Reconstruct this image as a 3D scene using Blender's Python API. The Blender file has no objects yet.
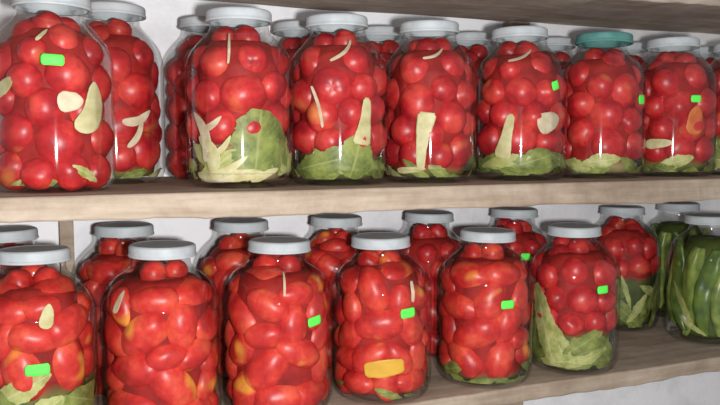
import bpy, bmesh, math, random
import numpy as np
from mathutils import Vector, Matrix, noise
random.seed(7); rng=np.random.RandomState(11)
scene=bpy.context.scene
try: scene.view_settings.view_transform='Standard'
except Exception: pass
COL=scene.collection
def link(o): COL.objects.link(o); return o
def tag(o,label,cat,group=None,kind=None):
    o["label"]=label; o["category"]=cat
    if group:o["group"]=group
    if kind:o["kind"]=kind
# ------------------------------------------------ materials
def newmat(n):
    m=bpy.data.materials.new(n); m.use_nodes=True
    nt=m.node_tree; nt.nodes.clear()
    out=nt.nodes.new('ShaderNodeOutputMaterial')
    return m,nt,out
def N(nt,t,**k):
    n=nt.nodes.new(t)
    for a,b in k.items(): setattr(n,a,b)
    return n
def L(nt,a,b): nt.links.new(a,b)
def bsdf(nt,out,rough=.5,spec=.5,clear=0):
    b=N(nt,'ShaderNodeBsdfPrincipled'); b.inputs['Roughness'].default_value=rough
    b.inputs['Specular IOR Level'].default_value=spec
    if clear:
        t=N(nt,'ShaderNodeBsdfTransparent'); t.inputs[0].default_value=(.98,.97,.9,1)
        mx=N(nt,'ShaderNodeMixShader'); mx.inputs[0].default_value=clear
        L(nt,b.outputs[0],mx.inputs[1]); L(nt,t.outputs[0],mx.inputs[2]); L(nt,mx.outputs[0],out.inputs[0])
    else: L(nt,b.outputs[0],out.inputs[0])
    return b
def ramp(nt,src,stops):
    r=N(nt,'ShaderNodeValToRGB'); e=r.color_ramp.elements
    e[0].position=stops[0][0]; e[0].color=(*stops[0][1],1)
    e[1].position=stops[-1][0]; e[1].color=(*stops[-1][1],1)
    for p,c in stops[1:-1]:
        x=e.new(p); x.color=(*c,1)
    L(nt,src,r.inputs[0]); return r
def noise_tex(nt,vec,scale,detail=3,rough=.5):
    n=N(nt,'ShaderNodeTexNoise'); n.inputs['Scale'].default_value=scale
    n.inputs['Detail'].default_value=detail; n.inputs['Roughness'].default_value=rough
    L(nt,vec,n.inputs['Vector']); return n
def mixc(nt,f,a,b,mode='MIX'):
    m=N(nt,'ShaderNodeMix',data_type='RGBA',blend_type=mode)
    if isinstance(f,(int,float)): m.inputs[0].default_value=f
    else: L(nt,f,m.inputs[0])
    for s,i in ((a,6),(b,7)):
        if isinstance(s,tuple): m.inputs[i].default_value=(*s,1)
        else: L(nt,s,m.inputs[i])
    return m
def tomato_mat(name,cols,patch,p0,p1):
    m,nt,out=newmat(name); b=bsdf(nt,out,.38,.42)
    geo=N(nt,'ShaderNodeNewGeometry'); 
    n1=noise_tex(nt,geo.outputs['Position'],26,4,.6)
    r1=ramp(nt,n1.outputs[0],[(.34,cols[0]),(.5,cols[1]),(.66,cols[2])])
    n2=noise_tex(nt,geo.outputs['Position'],19,1)
    r2=ramp(nt,n2.outputs[0],[(p0,(0,0,0)),(p1,(1,1,1))])
    c=mixc(nt,r2.outputs[0],r1.outputs[0],patch)
    n3=noise_tex(nt,geo.outputs['Position'],110,4)
    r3=ramp(nt,n3.outputs[0],[(.3,(.78,.76,.76)),(.65,(1,1,1))])
    c2=mixc(nt,1.0,c.outputs[2],r3.outputs[0],'MULTIPLY')
    L(nt,c2.outputs[2],b.inputs['Base Color'])
    n4=noise_tex(nt,geo.outputs['Position'],60,2); bp=N(nt,'ShaderNodeBump'); bp.inputs['Strength'].default_value=.2; bp.inputs['Distance'].default_value=.003
    L(nt,n4.outputs[0],bp.inputs['Height']); L(nt,bp.outputs[0],b.inputs['Normal'])
    return m
M_tu=tomato_mat('round_tomato_skin',[(.36,.012,.018),(.56,.024,.027),(.70,.07,.05)],(.74,.22,.07),.66,.80)
M_tl=tomato_mat('plum_tomato_skin',[(.46,.018,.018),(.64,.036,.027),(.78,.10,.05)],(.86,.34,.05),.655,.74)
def glass_mat():
    m,nt,out=newmat('jar_glass')
    tr=N(nt,'ShaderNodeBsdfTransparent'); tr.inputs[0].default_value=(.98,.985,.98,1)
    gl=N(nt,'ShaderNodeBsdfGlossy'); gl.inputs['Roughness'].default_value=.045
    fr=N(nt,'ShaderNodeFresnel'); fr.inputs[0].default_value=1.5
    mu=N(nt,'ShaderNodeMath',operation='MINIMUM'); L(nt,fr.outputs[0],mu.inputs[0]); mu.inputs[1].default_value=.36
    mx=N(nt,'ShaderNodeMixShader'); L(nt,mu.outputs[0],mx.inputs[0]); L(nt,tr.outputs[0],mx.inputs[1]); L(nt,gl.outputs[0],mx.inputs[2])
    L(nt,mx.outputs[0],out.inputs[0]); return m
M_glass=glass_mat()
_bm={}
def brine_core_mat(zb,top,bot):  # opaque core colour standing in for liquid, so gaps don't render black
    key=(round(zb,3),top,bot)
    if key in _bm: return _bm[key]
    m,nt,out=newmat('opaque_brine_core'); b=bsdf(nt,out,.5,.1)
    tc=N(nt,'ShaderNodeTexCoord'); sp=N(nt,'ShaderNodeSeparateXYZ'); L(nt,tc.outputs['Object'],sp.inputs[0])
    nn=noise_tex(nt,tc.outputs['Object'],40,3)
    ad=N(nt,'ShaderNodeMath',operation='MULTIPLY_ADD'); L(nt,nn.outputs[0],ad.inputs[0]); ad.inputs[1].default_value=.02; L(nt,sp.outputs[2],ad.inputs[2])
    mr=N(nt,'ShaderNodeMapRange'); L(nt,ad.outputs[0],mr.inputs[0]); mr.inputs[1].default_value=zb; mr.inputs[2].default_value=zb+.012
    c=mixc(nt,mr.outputs[0],bot,top)
    r=ramp(nt,nn.outputs[0],[(.3,(.55,.55,.55)),(.7,(1,1,1))])
    c2=mixc(nt,1.0,c.outputs[2],r.outputs[0],'MULTIPLY'); L(nt,c2.outputs[2],b.inputs['Base Color'])
    _bm[key]=m; return m
def lid_mat(n,c1,c2):
    m,nt,out=newmat(n); b=bsdf(nt,out,.6,.35)
    tc=N(nt,'ShaderNodeTexCoord'); nn=noise_tex(nt,tc.outputs['Object'],45,4)
    r=ramp(nt,nn.outputs[0],[(.3,c1),(.65,c2)]); L(nt,r.outputs[0],b.inputs['Base Color']); return m
M_lid=lid_mat('lid_grey_lacquer',(.40,.44,.46),(.50,.54,.56)); M_teal=lid_mat('lid_teal_lacquer',(.06,.20,.18),(.10,.27,.25))
def flat_mat(n,c,rough=.5,var=.8,scale=60,c2=None,clear=0):
    m,nt,out=newmat(n); b=bsdf(nt,out,rough,.4,clear)
    geo=N(nt,'ShaderNodeNewGeometry'); nn=noise_tex(nt,geo.outputs['Position'],scale,3)
    r=ramp(nt,nn.outputs[0],[(.3,c2 or tuple(x*var for x in c)),(.7,c)]); L(nt,r.outputs[0],b.inputs['Base Color'])
    return m
M_tag=flat_mat('neon_green_paper',(.12,.95,.10),.6,.9,80)
M_pale=flat_mat('pale_onion_flesh',(.74,.70,.42),.45,.75,70,(.54,.48,.22),.2)
M_white=flat_mat('garlic_white',(.82,.76,.56),.45,.8,70,(.62,.48,.32),.22)
M_lime=flat_mat('pale_green_pepper',(.52,.54,.20),.45,.75,70,(.36,.38,.11),.16)
M_yel=flat_mat('yellow_pepper_flesh',(.82,.48,.06),.35,.8,70,None,.1)
M_ora=flat_mat('orange_carrot_flesh',(.74,.25,.06),.4,.8,50,(.58,.12,.04),.12)
M_cuc=flat_mat('green_pepper_skin',(.15,.23,.035),.3,.45,45,(.045,.085,.015))
M_cuc2=flat_mat('olive_pepper_skin',(.33,.39,.09),.3,.5,45,(.11,.17,.035))
def leaf_mat(n,c1,c2,vein,clear=.16):
    m,nt,out=newmat(n); b=bsdf(nt,out,.5,.35,clear)
    uv=N(nt,'ShaderNodeUVMap'); sep=N(nt,'ShaderNodeSeparateXYZ'); L(nt,uv.outputs[0],sep.inputs[0])
    s=N(nt,'ShaderNodeMath',operation='SUBTRACT'); L(nt,sep.outputs[0],s.inputs[0]); s.inputs[1].default_value=.5
    a=N(nt,'ShaderNodeMath',operation='ABSOLUTE'); L(nt,s.outputs[0],a.inputs[0])
    mid=ramp(nt,a.outputs[0],[(.0,(.7,.7,.7)),(.05,(0,0,0))])
    d=N(nt,'ShaderNodeMath',operation='SUBTRACT'); L(nt,sep.outputs[1],d.inputs[0]); L(nt,a.outputs[0],d.inputs[1])
    k=N(nt,'ShaderNodeMath',operation='MULTIPLY'); L(nt,d.outputs[0],k.inputs[0]); k.inputs[1].default_value=30
    si=N(nt,'ShaderNodeMath',operation='SINE'); L(nt,k.outputs[0],si.inputs[0])
    sv=ramp(nt,si.outputs[0],[(.80,(0,0,0)),(1.0,(.2,.2,.2))])
    mx=mixc(nt,1.0,mid.outputs[0],sv.outputs[0],'LIGHTEN')
    geo=N(nt,'ShaderNodeNewGeometry'); nn=noise_tex(nt,geo.outputs['Position'],55,5,.6)
    r=ramp(nt,nn.outputs[0],[(.32,c1),(.66,c2)])
    c=mixc(nt,mx.outputs[2],r.outputs[0],vein); L(nt,c.outputs[2],b.inputs['Base Color']); return m
M_leaf=leaf_mat('herb_leaf_green',(.10,.14,.03),(.32,.37,.09),(.44,.46,.18))
M_cab=leaf_mat('cabbage_leaf_green',(.28,.32,.07),(.60,.61,.25),(.72,.70,.42))
def wood_mat(n,dark,mid,light,sc=1.0):
    m,nt,out=newmat(n); b=bsdf(nt,out,.9,.15)
    geo=N(nt,'ShaderNodeNewGeometry'); mp=N(nt,'ShaderNodeMapping'); mp.inputs['Scale'].default_value=(2.6*sc,20*sc,32*sc)
    L(nt,geo.outputs['Position'],mp.inputs['Vector'])
    n1=noise_tex(nt,mp.outputs[0],2.0,7,.65)
    r=ramp(nt,n1.outputs[0],[(.28,dark),(.5,mid),(.72,light)])
    n2=noise_tex(nt,geo.outputs['Position'],8,7,.7)
    r2=ramp(nt,n2.outputs[0],[(.32,(.66,.62,.59)),(.60,(1.0,1.0,1.0))])
    c=mixc(nt,1.0,r.outputs[0],r2.outputs[0],'MULTIPLY'); L(nt,c.outputs[2],b.inputs['Base Color'])
    bp=N(nt,'ShaderNodeBump'); bp.inputs['Strength'].default_value=.45; bp.inputs['Distance'].default_value=.005
    L(nt,n1.outputs[0],bp.inputs['Height']); L(nt,bp.outputs[0],b.inputs['Normal']); return m
M_wood=wood_mat('weathered_shelf_wood',(.32,.245,.185),(.43,.345,.265),(.52,.435,.35))
M_wood2=wood_mat('rough_top_wood',(.46,.36,.29),(.62,.52,.44),(.74,.66,.58))
def wall_mat():
    m,nt,out=newmat('whitewashed_plaster'); b=bsdf(nt,out,.9,.2)
    geo=N(nt,'ShaderNodeNewGeometry'); n1=noise_tex(nt,geo.outputs['Position'],6,6,.65)
    r=ramp(nt,n1.outputs[0],[(.33,(.74,.76,.80)),(.52,(.95,.96,.99))]); L(nt,r.outputs[0],b.inputs['Base Color'])
    n2=noise_tex(nt,geo.outputs['Position'],50,6); bp=N(nt,'ShaderNodeBump'); bp.inputs['Strength'].default_value=.4; bp.inputs['Distance'].default_value=.004
    L(nt,n2.outputs[0],bp.inputs['Height']); L(nt,bp.outputs[0],b.inputs['Normal']); return m
M_wall=wall_mat(); M_floor=flat_mat('concrete_floor',(.60,.58,.56),.9,.7,8)
# ------------------------------------------------ mesh helpers
def mesh_obj(name,bm,mat,smooth=True):
    me=bpy.data.meshes.new(name); bm.to_mesh(me); bm.free(); me.materials.append(mat)
    if smooth:
        for p in me.polygons:p.use_smooth=True
    o=bpy.data.objects.new(name,me); return link(o)
def catmull(pts,k=4):
    out=[];n=len(pts)
    for i in range(n-1):
        p0=pts[max(i-1,0)];p1=pts[i];p2=pts[i+1];p3=pts[min(i+2,n-1)]
        for j in range(k):
            t=j/k
            out.append(tuple(.5*((2*p1[c])+(-p0[c]+p2[c])*t+(2*p0[c]-5*p1[c]+4*p2[c]-p3[c])*t*t+(-p0[c]+3*p1[c]-3*p2[c]+p3[c])*t**3) for c in (0,1)))
    out.append(pts[-1]); return [(max(0,a),b) for a,b in out]
def lathe(prof,seg=56):
    bm=bmesh.new(); rings=[]
    for r,z in prof:
        if r<1e-5: rings.append([bm.verts.new((0,0,z))])
        else: rings.append([bm.verts.new((r*math.cos(2*math.pi*i/seg),r*math.sin(2*math.pi*i/seg),z)) for i in range(seg)])
    for a,b in zip(rings,rings[1:]):
        for i in range(seg):
            j=(i+1)%seg
            if len(a)==1 and len(b)==1: continue
            if len(a)==1: bm.faces.new((a[0],b[j],b[i]))
            elif len(b)==1: bm.faces.new((a[i],a[j],b[0]))
            else: bm.faces.new((a[i],a[j],b[j],b[i]))
    bmesh.ops.recalc_face_normals(bm,faces=bm.faces); return bm
def jar_prof(R,s):
    p=[(0,.005),(.034,.0045),(.046,.0005),(R-.016,.0),(R-.006,.005),(R-.001,.016),(R,.03),(R,.09),(R,.154),(R-.0012,.166),(R-.007,.182),(R-.018,.1955),(.0465,.2055),(.0418,.211),(.0405,.217),(.0405,.228)]
    return [(r,z*s) for r,z in catmull(p,4)]
ZS=1.2
UP=ZS-.064; LO=ZS-.391; TOP=ZS+.238
# ------------------------------------------------ boards
def board(name,x0,x1,y0,y1,ztop,th0,th1,mat,seed,label,cat='shelf',amp=.008):
    bm=bmesh.new(); nx=180; ny=6
    def pt(i,j,k):
        x=x0+(x1-x0)*i/nx; y=y0+(y1-y0)*j/ny; th=th0+(th1-th0)*i/nx
        z=ztop if k==0 else ztop-th
        if j==0: y+=amp*noise.noise(Vector((x*4,seed,k*2.3)))+.0030*noise.noise(Vector((x*28,seed,k*2.3)))
        if k==1: z+=amp*.5*noise.noise(Vector((x*5,y*3,seed)))+(.0022*noise.noise(Vector((x*32,seed,3))) if j==0 else 0)
        return (x,y,z)
    g=[[[bm.verts.new(pt(i,j,k)) for j in range(ny+1)] for i in range(nx+1)] for k in (0,1)]
    for i in range(nx):
        for j in range(ny):
            for k in (0,1): bm.faces.new((g[k][i][j],g[k][i+1][j],g[k][i+1][j+1],g[k][i][j+1]))
        for j in (0,ny): bm.faces.new((g[0][i][j],g[0][i+1][j],g[1][i+1][j],g[1][i][j]))
    for j in range(ny):
        for i in (0,nx): bm.faces.new((g[0][i][j],g[0][i][j+1],g[1][i][j+1],g[1][i][j]))
    bmesh.ops.recalc_face_normals(bm,faces=bm.faces)
    o=mesh_obj(name,bm,mat,False); bv=o.modifiers.new('b','BEVEL'); bv.width=.004; bv.segments=3; bv.limit_method='ANGLE'
    tag(o,label,cat); return o
WY=1.385
board('shelf_board',-.5,2.3,.94,WY,UP,.026,.042,M_wood,1.1,'long weathered wooden shelf board holding jars of round tomatoes')
board('shelf_board',-.5,2.3,.998,WY,LO,.026,.030,M_wood,5.3,'long weathered wooden shelf board holding jars of plum tomatoes')
board('shelf_board',-.5,.90,.95,1.335,TOP+.034,.035,.035,M_wood2,8.3,'rough brown wooden board above the upper jars')
board('shelf_board',.90,2.3,1.09,WY,TOP+.046,.035,.035,M_wood2,12.3,'rough brown wooden board above the jars at the far end')
def boxm(name,a,b,mat,bev=.002):
    bm=bmesh.new(); bmesh.ops.create_cube(bm,size=1)
    for v in bm.verts:
        v.co=Vector([a[i]+(b[i]-a[i])*(v.co[i]+.5) for i in range(3)])
    o=mesh_obj(name,bm,mat,False)
    if bev: m=o.modifiers.new('b','BEVEL'); m.width=bev; m.segments=2
    return o
for x in (-.47,.045,.92,2.2):
    w_=.022 if x==.045 else .045
    o=boxm('shelf_post',(x,WY-.035,0),(x+w_,WY-.001,LO-.032),M_wood); tag(o,'rough wooden upright carrying the lower shelf board at the wall','post','wooden shelf uprights')
    if x!=.92:
        o=boxm('shelf_post',(x,WY-.035,LO+.0005),(x+w_,WY-.001,UP-.044),M_wood); tag(o,'short rough wooden upright between the two shelf boards','post','wooden shelf uprights')
    if x!=.045:
        o=boxm('shelf_post',(x,WY-.035,UP+.0005),(x+w_,WY-.001,TOP+.006),M_wood); tag(o,'short rough wooden upright under the top board','post','wooden shelf uprights')
o=boxm('wall_back',(-2.5,WY,0),(4,WY+.1,2.6),M_wall,0); o["kind"]="structure"; o["label"]="whitewashed plaster wall behind the shelves"
o=boxm('floor',(-2.5,-1.5,-.05),(4,WY+.1,0),M_floor,0); o["kind"]="structure"; o["label"]="grey concrete floor"
# ------------------------------------------------ tomato meshes
def tomato_mesh(name,kind,seed,mat):
    bm=bmesh.new(); seg,ring=22,15; vs=[]
    for i in range(ring+1):
        ph=math.pi*i/ring; row=[]
        for j in range(seg if 0<i<ring else 1):
            th=2*math.pi*j/seg
            r=1.0
            if kind=='round':
                r*=1+.03*math.cos(5*th+seed)*math.sin(ph)*max(0,math.cos(ph)+.4)
                z=math.cos(ph)*r*.94
                if ph<.7: z-= .14*(1-ph/.7)**2
                rr=math.sin(ph)*r
            else:
                z=math.cos(ph)*1.42; rr=math.sin(ph)**.85*.92*(1+.10*math.cos(ph)) if math.sin(ph)>0 else 0
                if ph<.4: z-=.08*(1-ph/.4)**2
                if ph>2.9: z-=.03
            n=1+(.05 if kind=='round' else .08)*noise.noise(Vector((math.cos(th)*rr*1.2+seed*3,math.sin(th)*rr*1.2,z*1.2)))
            row.append(bm.verts.new((rr*math.cos(th)*n,rr*math.sin(th)*n,z*n)))
        vs.append(row)
    for a,b in zip(vs,vs[1:]):
        for j in range(seg):
            k=(j+1)%seg
            if len(a)==1: bm.faces.new((a[0],b[j],b[k]))
            elif len(b)==1: bm.faces.new((a[j],b[0],a[k]))
            else: bm.faces.new((a[j],b[j],b[k],a[k]))
    bmesh.ops.recalc_face_normals(bm,faces=bm.faces)
    me=bpy.data.meshes.new(name); bm.to_mesh(me); bm.free(); me.materials.append(mat)
    for p in me.polygons:p.use_smooth=True
    return me
TM={'round':[tomato_mesh('tomato_round',  'round',s,M_tu) for s in (1,2.2,3.7,5.1)],
    'plum':[tomato_mesh('tomato_plum','plum',s,M_tl) for s in (1,2.2,3.7,5.1)]}
# ------------------------------------------------ packing: tomatoes pressed outwards against the glass
MG=.0024
def pack(R,s,zmin,zmax,r0,kind,seed,dens):
    rs=np.random.RandomState(seed)
    prof=np.array(jar_prof(R,s)); prof=prof[(prof[:,1]<=.206*s)]
    zmax=zmax*s
    area=2*math.pi*(R-.020)*(min(zmax,.175*s)-zmin)+math.pi*.05**2*.5
    n=int(area*dens/(3.46*r0**2))
    r=r0*rs.uniform(.78,1.18,n)
    a=rs.uniform(0,2*math.pi,n); rho=np.full(n,R-.03)
    P=np.stack([rho*np.cos(a),rho*np.sin(a),rs.uniform(zmin+r0,zmax-r0,n)],1)
    for it in range(300):
        d=P[:,None]-P[None]; dist=np.linalg.norm(d,axis=2)+1e-9
        ov=(r[:,None]+r[None])*.97-dist; np.fill_diagonal(ov,0); ov=np.clip(ov,0,None)
        P+= (d/dist[...,None]*ov[...,None]).sum(1)*.28
        rho=np.linalg.norm(P[:,:2],axis=1)+1e-9
        P[:,:2]+=P[:,:2]/rho[:,None]*.0028*(rho>.015)[:,None]
        for _ in range(2):
            rho=np.linalg.norm(P[:,:2],axis=1)+1e-9; u=P[:,:2]/rho[:,None]
            q=np.stack([rho,P[:,2]],1)
            rmax=np.interp(P[:,2],prof[20:,1],prof[20:,0])-MG-r*.93
            q[:,0]=np.minimum(rho,np.maximum(rmax,0))
            dd=q[:,None]-prof[None]; ds=np.linalg.norm(dd,axis=2); k=ds.argmin(1); m=ds[np.arange(n),k]
            need=np.clip(r*.97+.003-m,0,None)*(q[:,1]>.155*s); dirv=dd[np.arange(n),k]/(m[:,None]+1e-9)
            q+=dirv*need[:,None]; q[:,0]=np.clip(q[:,0],0,R-MG-r*.93)
            P[:,:2]=u*q[:,:1]; P[:,2]=np.clip(q[:,1],zmin+r*.95,zmax-r*.7)
    a0=rs.uniform(0,6.28); cp=[];cr=[]
    for i in range(3):
        cp.append((.0190*math.cos(a0+i*2.094),.0190*math.sin(a0+i*2.094),(.200+rs.uniform(-.003,.003))*s)); cr.append(.0190)
    return np.vstack([P,np.array(cp)]),np.concatenate([r,np.array(cr)])
# ------------------------------------------------ jars
TOM=[]
class J: pass
def lid_bm(s,zb):
    p=[(.0418,zb),(.0452,zb-.0005),(.0460,zb+.0014),(.0454,zb+.003),(.0449,zb+.0048),(.0449,zb+.0105),(.0442,zb+.0136),(.0420,zb+.0154),(.0395,zb+.0156),(.0370,zb+.0150),(.030,zb+.0147),(0,zb+.0146)]
    return lathe(catmull(p,3))
BR=(.38,.026,.022); BP=(.42,.34,.16); BG=(.18,.20,.06)
def jar(X,Y,z0,R,H,label,kind='round',zmin=.004,r0=.0258,front=True,lid=None,bot=BP,top=BR,dens=1.16,zmax=.203,seed=None,tom=True,lidscale=1.0,inset=.0165):
    j=J(); s=H/.2405; j.X,j.Y,j.z0,j.R,j.s=X,Y,z0,R,s; j.face=math.atan2(-Y,-X)
    e=bpy.data.objects.new('glass_jar',None); e.empty_display_size=.05; e.location=(X,Y,z0); link(e)
    tag(e,label,'jar','jars on the upper shelf' if z0>LO+.1 else 'jars on the lower shelf'); j.e=e
    prof=jar_prof(R,s); j.prof=[p for p in prof if p[1]>.004 or p[0]>R-.02]
    g=mesh_obj('jar_glass',lathe(prof),M_glass); g.parent=e
    ins=[(max(.004,r-inset),z) for r,z in prof if z<.198*s and z>.014]
    ins=[(0,.010),(R-inset-.006,.010)]+ins+[(0,ins[-1][1]+.002)]
    b=mesh_obj('brine_core',lathe(ins,40),brine_core_mat(zmin+.004 if zmin>.01 else -.05,top,bot)); b.parent=e; b["label"]="opaque tinted core added in place of clear liquid"  # added opaque core instead of clear liquid, brightens gaps between the contents
    l=mesh_obj('lid',lid_bm(s,.2235*s),lid or M_lid); l.parent=e; l.scale=(lidscale,lidscale,1)
    l.rotation_euler=(random.uniform(-.02,.02),random.uniform(-.02,.02),random.uniform(0,6))
    if tom:
        P,r=pack(R,s,zmin,zmax,r0,kind,seed if seed is not None else int(abs(X)*1000+Y*77+z0*31),dens)
        for p,rr in zip(P,r):
            rho=math.hypot(p[0],p[1]); th=math.atan2(p[1],p[0]); dot=math.cos(th-j.face)*min(1,rho/(R-.03))
            cap=rr==.0190
            if dot<-.35 and not cap: continue
            if kind=='plum' and not cap:
                ph=random.uniform(-1.5,1.5); t=Vector((-math.sin(th),math.cos(th),0)); ax=Vector((0,0,1))*math.cos(ph)+t*math.sin(ph)
                if p[2]>.165*s or p[2]<.03: ax=t
                q=ax.to_track_quat('Z','Y')
                if random.random()<.5: q=q@Matrix.Rotation(math.pi,3,'X').to_quaternion()
            else:
                q=Vector((random.gauss(0,1),random.gauss(0,1),random.gauss(0,1))).to_track_quat('Z','Y')
            Rt=Matrix.Rotation(th,4,'Z'); k=1 if p[2]<.165*s else 0
            tg=1.10 if kind=='round' else 1.0
            SQ=Rt@Matrix.Diagonal((.92,tg,tg-.02,1) if k else ((.93,.92,.92,1) if not cap else (1,1,1.0,1)))@Rt.inverted()
            M=Matrix.Translation((X+p[0],Y+p[1],z0+p[2]))@SQ@q.to_matrix().to_4x4()@Matrix.Scale(rr,4)
            TOM.append((dot+(1.0 if front else -.35)-(.3 if abs(X-.6)>.75 else 0),'round_p' if (cap and kind=='plum') else kind,M))
    return j
def Rz(j,z):
    zs=[p[1] for p in j.prof]; rs=[p[0] for p in j.prof]
    return float(np.interp(z,zs,rs))
def shape(kind,v):
    if kind=='leaf': return max(.02,math.sin(math.pi*min(1,v*.96+.02))**.75)
    if kind=='wide': return max(.03,math.sin(math.pi*(.04+.92*v))**.5)
    if kind=='strip': return .75+.25*math.sin(math.pi*v) if .04<v<.96 else .6
    if kind=='taper': return (1-.62*v)*(.8 if v<.04 else 1)*(.6 if v>.97 else 1)*(1+.05*math.sin(v*9))
    if kind=='horn': return max(.05,math.sin(math.pi*v**.7)**.6)*(1+.08*math.sin(v*8+1))
    return 1
def patch(name,j,a,z,length,width,phi,mat,kind,label,cat,off=.0022,ruffle=.0008,thick=.001,bend=0,group=None,deg=None):
    th0=(j.face+math.asin(max(-1,min(1,a)))) if deg is None else j.face+math.radians(deg)
    nu,nv=12,36; bm=bmesh.new(); uvl=bm.loops.layers.uv.new('UVMap'); sd=random.uniform(0,50)
    R0=Rz(j,z); c0=Vector((j.X+R0*math.cos(th0),j.Y+R0*math.sin(th0),j.z0+z)); vs=[];uvs={}
    rag=.28 if kind in('leaf','wide') else .06
    for b in range(nv+1):
        v=b/nv; hw=width/2*shape(kind,v); row=[]
        for k in range(nu+1):
            u=k/nu*2-1; e=1+rag*noise.noise(Vector((v*9,sd+(3 if u>0 else 0),0)))+rag*.5*noise.noise(Vector((v*24,sd+(3 if u>0 else 0),5)))
            s_=u*hw*e+bend*math.sin(math.pi*v); t=(v-.5)*length
            dx=t*math.sin(phi)+s_*math.cos(phi); dz=t*math.cos(phi)-s_*math.sin(phi)
            zz=min(max(z+dz,.009),.203*j.s)
            bulge=thick*.8*(1-(1-u*u)**.5) if thick>.002 else 0
            R=Rz(j,zz)-off-bulge-ruffle*(1+noise.noise(Vector((dx*70,dz*70,sd))))
            if zz<.02: R-=.002
            th=th0+dx/max(.03,Rz(j,.08))
            w=bm.verts.new(Vector((j.X+R*math.cos(th),j.Y+R*math.sin(th),j.z0+zz))-c0); uvs[w]=((u+1)/2,v); row.append(w)
        vs.append(row)
    for b in range(nv):
        for k in range(nu):
            try: f=bm.faces.new((vs[b][k],vs[b][k+1],vs[b+1][k+1],vs[b+1][k]))
            except ValueError: continue
            for lp in f.loops: lp[uvl].uv=uvs[lp.vert]
    bmesh.ops.recalc_face_normals(bm,faces=bm.faces)
    o=mesh_obj(name,bm,mat); o.location=c0
    if thick>.0015:
        sm=o.modifiers.new('s','SOLIDIFY'); sm.thickness=thick; sm.offset=0
    tag(o,label,cat,group); return o
def sticker(j,a,z,w=.030,h=.014,phi=0):
    th0=j.face+math.asin(a); bm=bmesh.new(); rows=[]
    nx,ny=10,4
    for b in range(ny+1):
        row=[]
        for k in range(nx+1):
            u=(k/nx-.5)*w; v=(b/ny-.5)*h
            if b in (0,ny) and k in (0,nx): u*=.90; v*=.85
            dx=u*math.cos(phi)-v*math.sin(phi); dz=u*math.sin(phi)+v*math.cos(phi)
            R=Rz(j,z+dz)+.0006; th=th0+dx/j.R
            row.append(bm.verts.new((R*math.cos(th),R*math.sin(th),z+dz)))
        rows.append(row)
    for b in range(ny):
        for k in range(nx): bm.faces.new((rows[b][k],rows[b][k+1],rows[b+1][k+1],rows[b+1][k]))
    bmesh.ops.recalc_face_normals(bm,faces=bm.faces)
    o=mesh_obj('price_sticker',bm,M_tag); o.parent=j.e; o["label"]="bright neon green paper sticker"
    sm=o.modifiers.new('s','SOLIDIFY'); sm.thickness=.0003; sm.offset=1
def leaves(j,n,z,ln,wd,mat=None,kind='leaf',name='herb_leaf',lab='green herb leaf pressed against the jar glass',cat='leaf',phis=(.9,1.57),zr=.012,ruf=.0012):
    for i in range(n):
        d=(i-(n-1)/2)*230/n+random.uniform(-12,12)
        m=mat or random.choice((M_leaf,M_leaf,M_leaf,M_cab))
        patch(name,j,0,z+random.uniform(-zr,zr),ln*random.uniform(.7,1.3),wd*random.uniform(.6,1.15),random.uniform(*phis)*random.choice((-1,1)),m,kind,lab,cat,off=.002+.0018*(i%3),ruffle=ruf,group='leaves in the jars',deg=d)
P_=lambda j,a,z,l,w,phi,mat=None,kind='strip',name='pepper_strip',lab='pale pickled pepper strip standing against the glass',cat='vegetable',**k: patch(name,j,a,z,l,w,phi,mat or M_pale,kind,lab,cat,**{**dict(thick=.0018,off=.0022,ruffle=.0003,group='vegetable pieces in the jars'),**k})
def onion(j,a,z,l,w,phi,mat=None,**k): return P_(j,a,z,l,w,phi,mat or M_pale,'horn','onion_slice','curved creamy onion slice among the tomatoes','onion',**k)
LF=lambda j,a,z,l,w,phi,mat=None,kind='leaf',**k: P_(j,a,z,l,w,phi,mat or M_leaf,kind,'herb_leaf','green herb leaf pressed against the glass','leaf',**{**dict(ruffle=.0008,thick=.001),**k})
HU=.245; HL=.247
# upper front
j=jar(.032,1.06,UP,.0745,HU,'large glass jar of round red tomatoes with onion and green sticker',lidscale=1.03)
sticker(j,.02,.158,.026,.013,-.03); onion(j,.55,.104,.066,.034,.35,bend=.010); onion(j,-.80,.128,.05,.020,1.2,bend=.004); onion(j,.28,.110,.032,.026,1.5,M_white)
onion(j,-.15,.188,.02,.005,.8); leaves(j,6,.012,.055,.016)
j=jar(.275,1.06,UP,.0745,.242,'wide glass jar of tomatoes over a big green leaf and onion',zmin=.058,bot=BP)
leaves(j,9,.026,.065,.030,M_cab,'leaf')
LF(j,.32,.064,.080,.075,.12,M_leaf,'wide',off=.0014,ruffle=.0006); LF(j,.72,.050,.06,.045,-.2,M_leaf,'wide'); LF(j,.15,.034,.05,.045,1.3,M_leaf,'wide')
onion(j,-.74,.068,.07,.018,-.35,bend=.010,mat=M_white); onion(j,-.55,.086,.040,.010,1.1,M_white,bend=.004); onion(j,-.4,.030,.085,.014,1.25,bend=.010); onion(j,-.35,.018,.07,.010,1.4,M_white,bend=.006); onion(j,.05,.018,.06,.018,1.5); onion(j,.45,.018,.045,.012,1.2); onion(j,-.62,.045,.055,.024,-.5,bend=.008); onion(j,-.40,.056,.045,.010,.9,bend=.006)
P_(j,-.25,.185,.045,.004,-.15,M_white,bend=.003)
j=jar(.422,1.06,UP,.0735,.243,'glass jar of round tomatoes with two pale pepper strips',zmin=.042,bot=BG)
leaves(j,8,.020,.07,.026)
P_(j,.50,.090,.066,.028,.15,M_pale,'taper',lab='pale green pepper strip among tomatoes',off=.0015,bend=.002); P_(j,-.42,.110,.06,.005,-.3,M_white,bend=.003); P_(j,.1,.188,.050,.005,.9,M_white,bend=.004)
LF(j,-.3,.032,.085,.038,1.35,M_leaf,'wide'); LF(j,.35,.040,.06,.055,.3,M_leaf,'wide')
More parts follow.
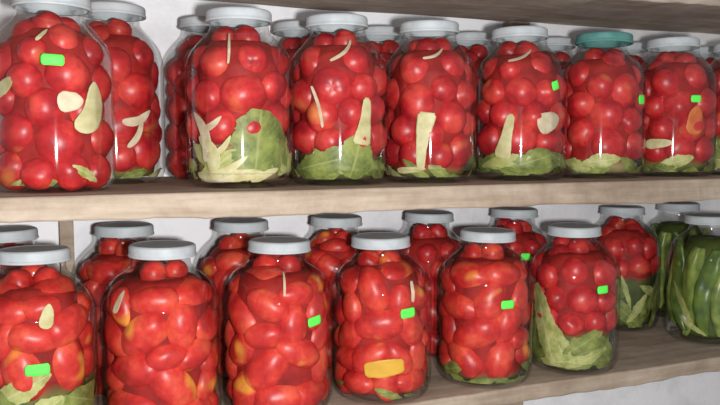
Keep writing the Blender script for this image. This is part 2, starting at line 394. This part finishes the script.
j=jar(.573,1.06,UP,.0725,.243,'glass jar of round tomatoes with a long pale strip',zmin=.020,bot=BG)
leaves(j,8,.012,.06,.018); P_(j,-.10,.062,.085,.028,math.pi+.12,M_pale,'taper',off=.0015,bend=.003); onion(j,-.4,.02,.05,.010,1.5); P_(j,.1,.19,.04,.004,1.2,M_white,bend=.004)
j=jar(.741,1.06,UP,.0745,.244,'glass jar of tomatoes with pale strip, onion and leaves',zmin=.038,bot=BG)
leaves(j,8,.020,.07,.024)
P_(j,-.28,.070,.07,.028,.22,M_pale,'taper',off=.0015); onion(j,.62,.092,.045,.034,1.3,M_white); sticker(j,.70,.148,.014,.014,.3)
LF(j,-.35,.030,.09,.020,1.40,M_lime); LF(j,.3,.032,.07,.034,1.3,M_leaf,'wide'); P_(j,.0,.195,.05,.004,1.2,M_white,bend=.004)
j=jar(.905,1.06,UP,.0745,.244,'glass jar of round tomatoes closed with a teal lid',zmin=.028,lid=M_teal,lidscale=1.04,bot=BP)
leaves(j,8,.014,.055,.018,M_leaf); LF(j,.05,.030,.065,.024,1.45,M_cab); LF(j,-.5,.022,.05,.022,-1.3,M_cab); sticker(j,.86,.130,.018,.015)
j=jar(1.069,1.06,UP,.0745,.244,'glass jar of tomatoes with orange carrot piece and leaves',zmin=.026,bot=BG)
P_(j,.50,.098,.050,.032,.1,M_ora,'horn','carrot_piece','orange carrot slab standing against the glass','carrot'); sticker(j,.48,.134,.018,.012)
onion(j,-.3,.058,.05,.018,1.5); leaves(j,8,.014,.055,.022); LF(j,.1,.026,.065,.022,1.3,M_cab)
j=jar(1.226,1.06,UP,.074,.244,'glass jar of tomatoes with dark green leaves below',zmin=.07,bot=BG)
leaves(j,9,.040,.075,.045)
# upper back
for (x,y,zm) in ((.122,1.22,.02),(.283,1.295,.004),(.437,1.28,.03),(.592,1.28,.004),(.78,1.28,.03),(.967,1.28,.004),(1.160,1.28,.02),(1.36,1.27,.02)):
    jb=jar(x,y,UP,.0745,.266,'tall glass jar of round tomatoes standing close to the wall',zmin=zm,front=False,bot=BG)
    if zm>.01: leaves(jb,6,.016,.055,.026)
    if x==.122: onion(jb,.45,.098,.05,.014,1.2,M_white,bend=.006); onion(jb,.40,.075,.05,.010,.5,M_white,bend=.006)
# lower front
rp=.0250
j=jar(.002,1.07,LO,.0765,.254,'glass jar of plum tomatoes over pale herbs with green sticker','plum',r0=rp,zmin=.080,bot=BG)
sticker(j,.02,.114,.028,.014); onion(j,.2,.177,.03,.018,.3)
leaves(j,14,.070,.080,.034,None,zr=.02)
j=jar(.163,1.07,LO,.0800,.252,'glass jar tightly packed with orange-red plum tomatoes','plum',r0=rp)
onion(j,-.72,.182,.03,.010,.3,M_white)
j=jar(.329,1.07,LO,.0805,.249,'glass jar packed with plum tomatoes and side sticker','plum',r0=rp)
sticker(j,.64,.140,.024,.013,.12); P_(j,.15,.193,.03,.004,.1,M_white)
j=jar(.497,1.07,LO,.0775,HL,'glass jar of plum tomatoes with yellow pepper strip below','plum',r0=rp,zmin=.010,bot=BG)
sticker(j,.50,.139,.024,.014,.08); P_(j,.06,.058,.062,.026,1.45,M_yel,'strip',lab='bright yellow pepper strip lying across the glass'); P_(j,.62,.169,.03,.006,.05,M_white); leaves(j,7,.010,.04,.012)
j=jar(.684,1.07,LO,.0785,HL,'glass jar of plum tomatoes over a few herb leaves','plum',r0=rp,zmin=.020,bot=BG)
sticker(j,.45,.137,.022,.013,.03); leaves(j,9,.014,.065,.020,M_leaf)
j=jar(.864,1.07,LO,.0780,HL,'glass jar of tomatoes above large pale cabbage leaf','round',r0=.0250,zmin=.066,bot=BG)
sticker(j,.60,.146,.021,.013,.05)
CL=lambda a,z,l,w,ph,m=M_cab,o=.003: P_(j,a,z,l,w,ph,m,'wide','cabbage_leaf','broad crumpled pale green cabbage leaf against the glass','leaf',ruffle=.0018,thick=.001,off=o)
CL(-.9,.05,.09,.08,.2,M_leaf,.006); CL(.75,.035,.08,.05,-.9,M_leaf,.006); CL(.1,.036,.10,.055,1.35,M_leaf,.005); CL(-.62,.082,.14,.040,-.32,M_cab,.002); CL(-.35,.058,.10,.034,-.55,M_cab,.0025); CL(.25,.056,.08,.026,1.0,M_leaf,.002); CL(-.1,.024,.10,.022,1.45,M_cab,.002); CL(.35,.030,.08,.016,1.15,M_cab,.002)
# lower back
for (x,y,zm) in ((-.03,1.27,.004),(.135,1.265,.004),(.324,1.26,.004),(.495,1.26,.004),(.679,1.26,.004),(.87,1.26,.004)):
    jb=jar(x,y,LO,.0755,.261,'glass jar of tomatoes standing close to the wall','plum' if x<.6 else 'round',r0=.0245,zmin=zm,front=False)
    if abs(x-.87)<.01: sticker(jb,.3,.174,.018,.013)
j=jar(1.145,1.265,LO,.0785,.254,'glass jar of tomatoes above green leaves near the wall','round',r0=.023,zmin=.11,bot=(.10,.13,.04))
leaves(j,8,.055,.095,.050,M_leaf,'wide',zr=.03,phis=(.2,1.2),ruf=.003); leaves(j,7,.05,.08,.018,M_cab,zr=.035,phis=(.2,1.2),ruf=.002)
# long pepper jars
def cuke_mesh(seed):
    bm=bmesh.new(); bmesh.ops.create_uvsphere(bm,u_segments=24,v_segments=28,radius=1)
    for v in bm.verts:
        z=v.co.z; th=math.atan2(v.co.y,v.co.x); t=(z+1)/2
        r=.0195*(math.sin(math.pi*min(1,.06+.9*t))**.5)*(1.12-.42*t)*(1+.16*math.cos(3*th+seed+z)+.20*noise.noise(Vector((math.cos(th)*1.5,math.sin(th)*1.5,z*5+seed*5))))
        if abs(z)>.999: r=0
        v.co.x=r*math.cos(th)+.010*math.sin(z*2.3+seed)*(1 if seed%2 else -1); v.co.y=.8*r*math.sin(th)+.003*math.cos(z*3+seed); v.co.z=z*.088
    me=bpy.data.meshes.new('green_pepper'); bm.to_mesh(me); bm.free(); me.materials.append(M_cuc2 if seed%2==0 else M_cuc)
    for p in me.polygons:p.use_smooth=True
    return me
CM=[cuke_mesh(s) for s in (1,2,3,4,5,6)]
def cukes(j,n,label):
    for i in range(n+4):
        c=i>=n; th=j.face+2*math.pi*i/n; rr=.022 if c else j.R-.0215
        if c: th=j.face+1.57*(i-n)
        o=bpy.data.objects.new('green_pepper',CM[i%6]); link(o)
        o.location=(j.X+rr*math.cos(th),j.Y+rr*math.sin(th),j.z0+.105+random.uniform(-.006,.006))
        tilt=random.choice((-1,1))*random.uniform(.03,.24) if not c else 0
        fl=math.pi if random.random()<.5 else 0
        o.rotation_euler=(Matrix.Rotation(th,3,'Z')@Matrix.Rotation(tilt,3,'X')@Matrix.Rotation(fl,3,'X')@Matrix.Rotation(math.pi/2,3,'Z')).to_euler()
        o.scale=(1,1,random.uniform(.95,1.03)); tag(o,label,'pepper','green peppers in the jars')
BGG=(.08,.11,.025)
j=jar(1.228,1.11,LO,.0790,HL,'glass jar of long green peppers with pale leaf',tom=False,top=BGG,bot=BGG,inset=.026)
cukes(j,12,'long folded green pepper upright in the jar')
LF(j,-.60,.075,.10,.014,-.55,M_lime); LF(j,-.35,.035,.06,.010,-1.1,M_cab)
j=jar(1.335,1.297,LO,.0785,.254,'glass jar of long green peppers near the wall',tom=False,front=False,top=BGG,bot=BGG,inset=.026)
cukes(j,12,'long folded green pepper upright in the jar')
# ------------------------------------------------ realise tomatoes
TM['round_p']=[]
for m0 in TM['round']:
    m1=m0.copy(); m1.materials.clear(); m1.materials.append(M_tl); TM['round_p'].append(m1)
TOM.sort(key=lambda t:-t[0])
for i,(sc,kind,M) in enumerate(TOM[:300]):
    o=bpy.data.objects.new('tomato',TM[kind][i%4]); o.matrix_world=M; link(o)
    if kind!='round': tag(o,'orange-red plum tomato packed inside a glass jar','tomato','plum tomatoes in the jars')
    else: tag(o,'deep red round tomato packed inside a glass jar','tomato','round tomatoes in the jars')
bm=bmesh.new()
for i,(sc,kind,M) in enumerate(TOM[300:]):
    me=TM[kind][i%4]; n0=len(bm.verts); f0=len(bm.faces); bm.from_mesh(me); bm.verts.ensure_lookup_table(); bm.faces.ensure_lookup_table()
    for v in bm.verts[n0:]: v.co=M@v.co
    for f in bm.faces[f0:]: f.material_index=0 if kind=='round' else 1
o=mesh_obj('tomatoes',bm,M_tu); o.data.materials.append(M_tl)
tag(o,'remaining red tomatoes in the rear rows of jars','tomato',None,'stuff')
# ------------------------------------------------ light, world, camera
ld=bpy.data.lights.new('camera_flash','POINT'); ld.energy=60; ld.shadow_soft_size=.02; ld.color=(1,.98,.965)
lo=bpy.data.objects.new('camera_flash',ld); lo.location=(.07,-.02,ZS-.025); link(lo)
w=bpy.data.worlds.new('room_air'); w.use_nodes=True; scene.world=w
w.node_tree.nodes['Background'].inputs[0].default_value=(.92,.93,.96,1); w.node_tree.nodes['Background'].inputs[1].default_value=.33
cd=bpy.data.cameras.new('camera'); cd.sensor_width=36; cd.lens=38.6; cd.clip_start=.02
co=bpy.data.objects.new('camera',cd); co.location=(0,0,ZS); co.rotation_euler=(math.radians(90-4.63),0,math.radians(-23.3)); link(co)
scene.camera=co
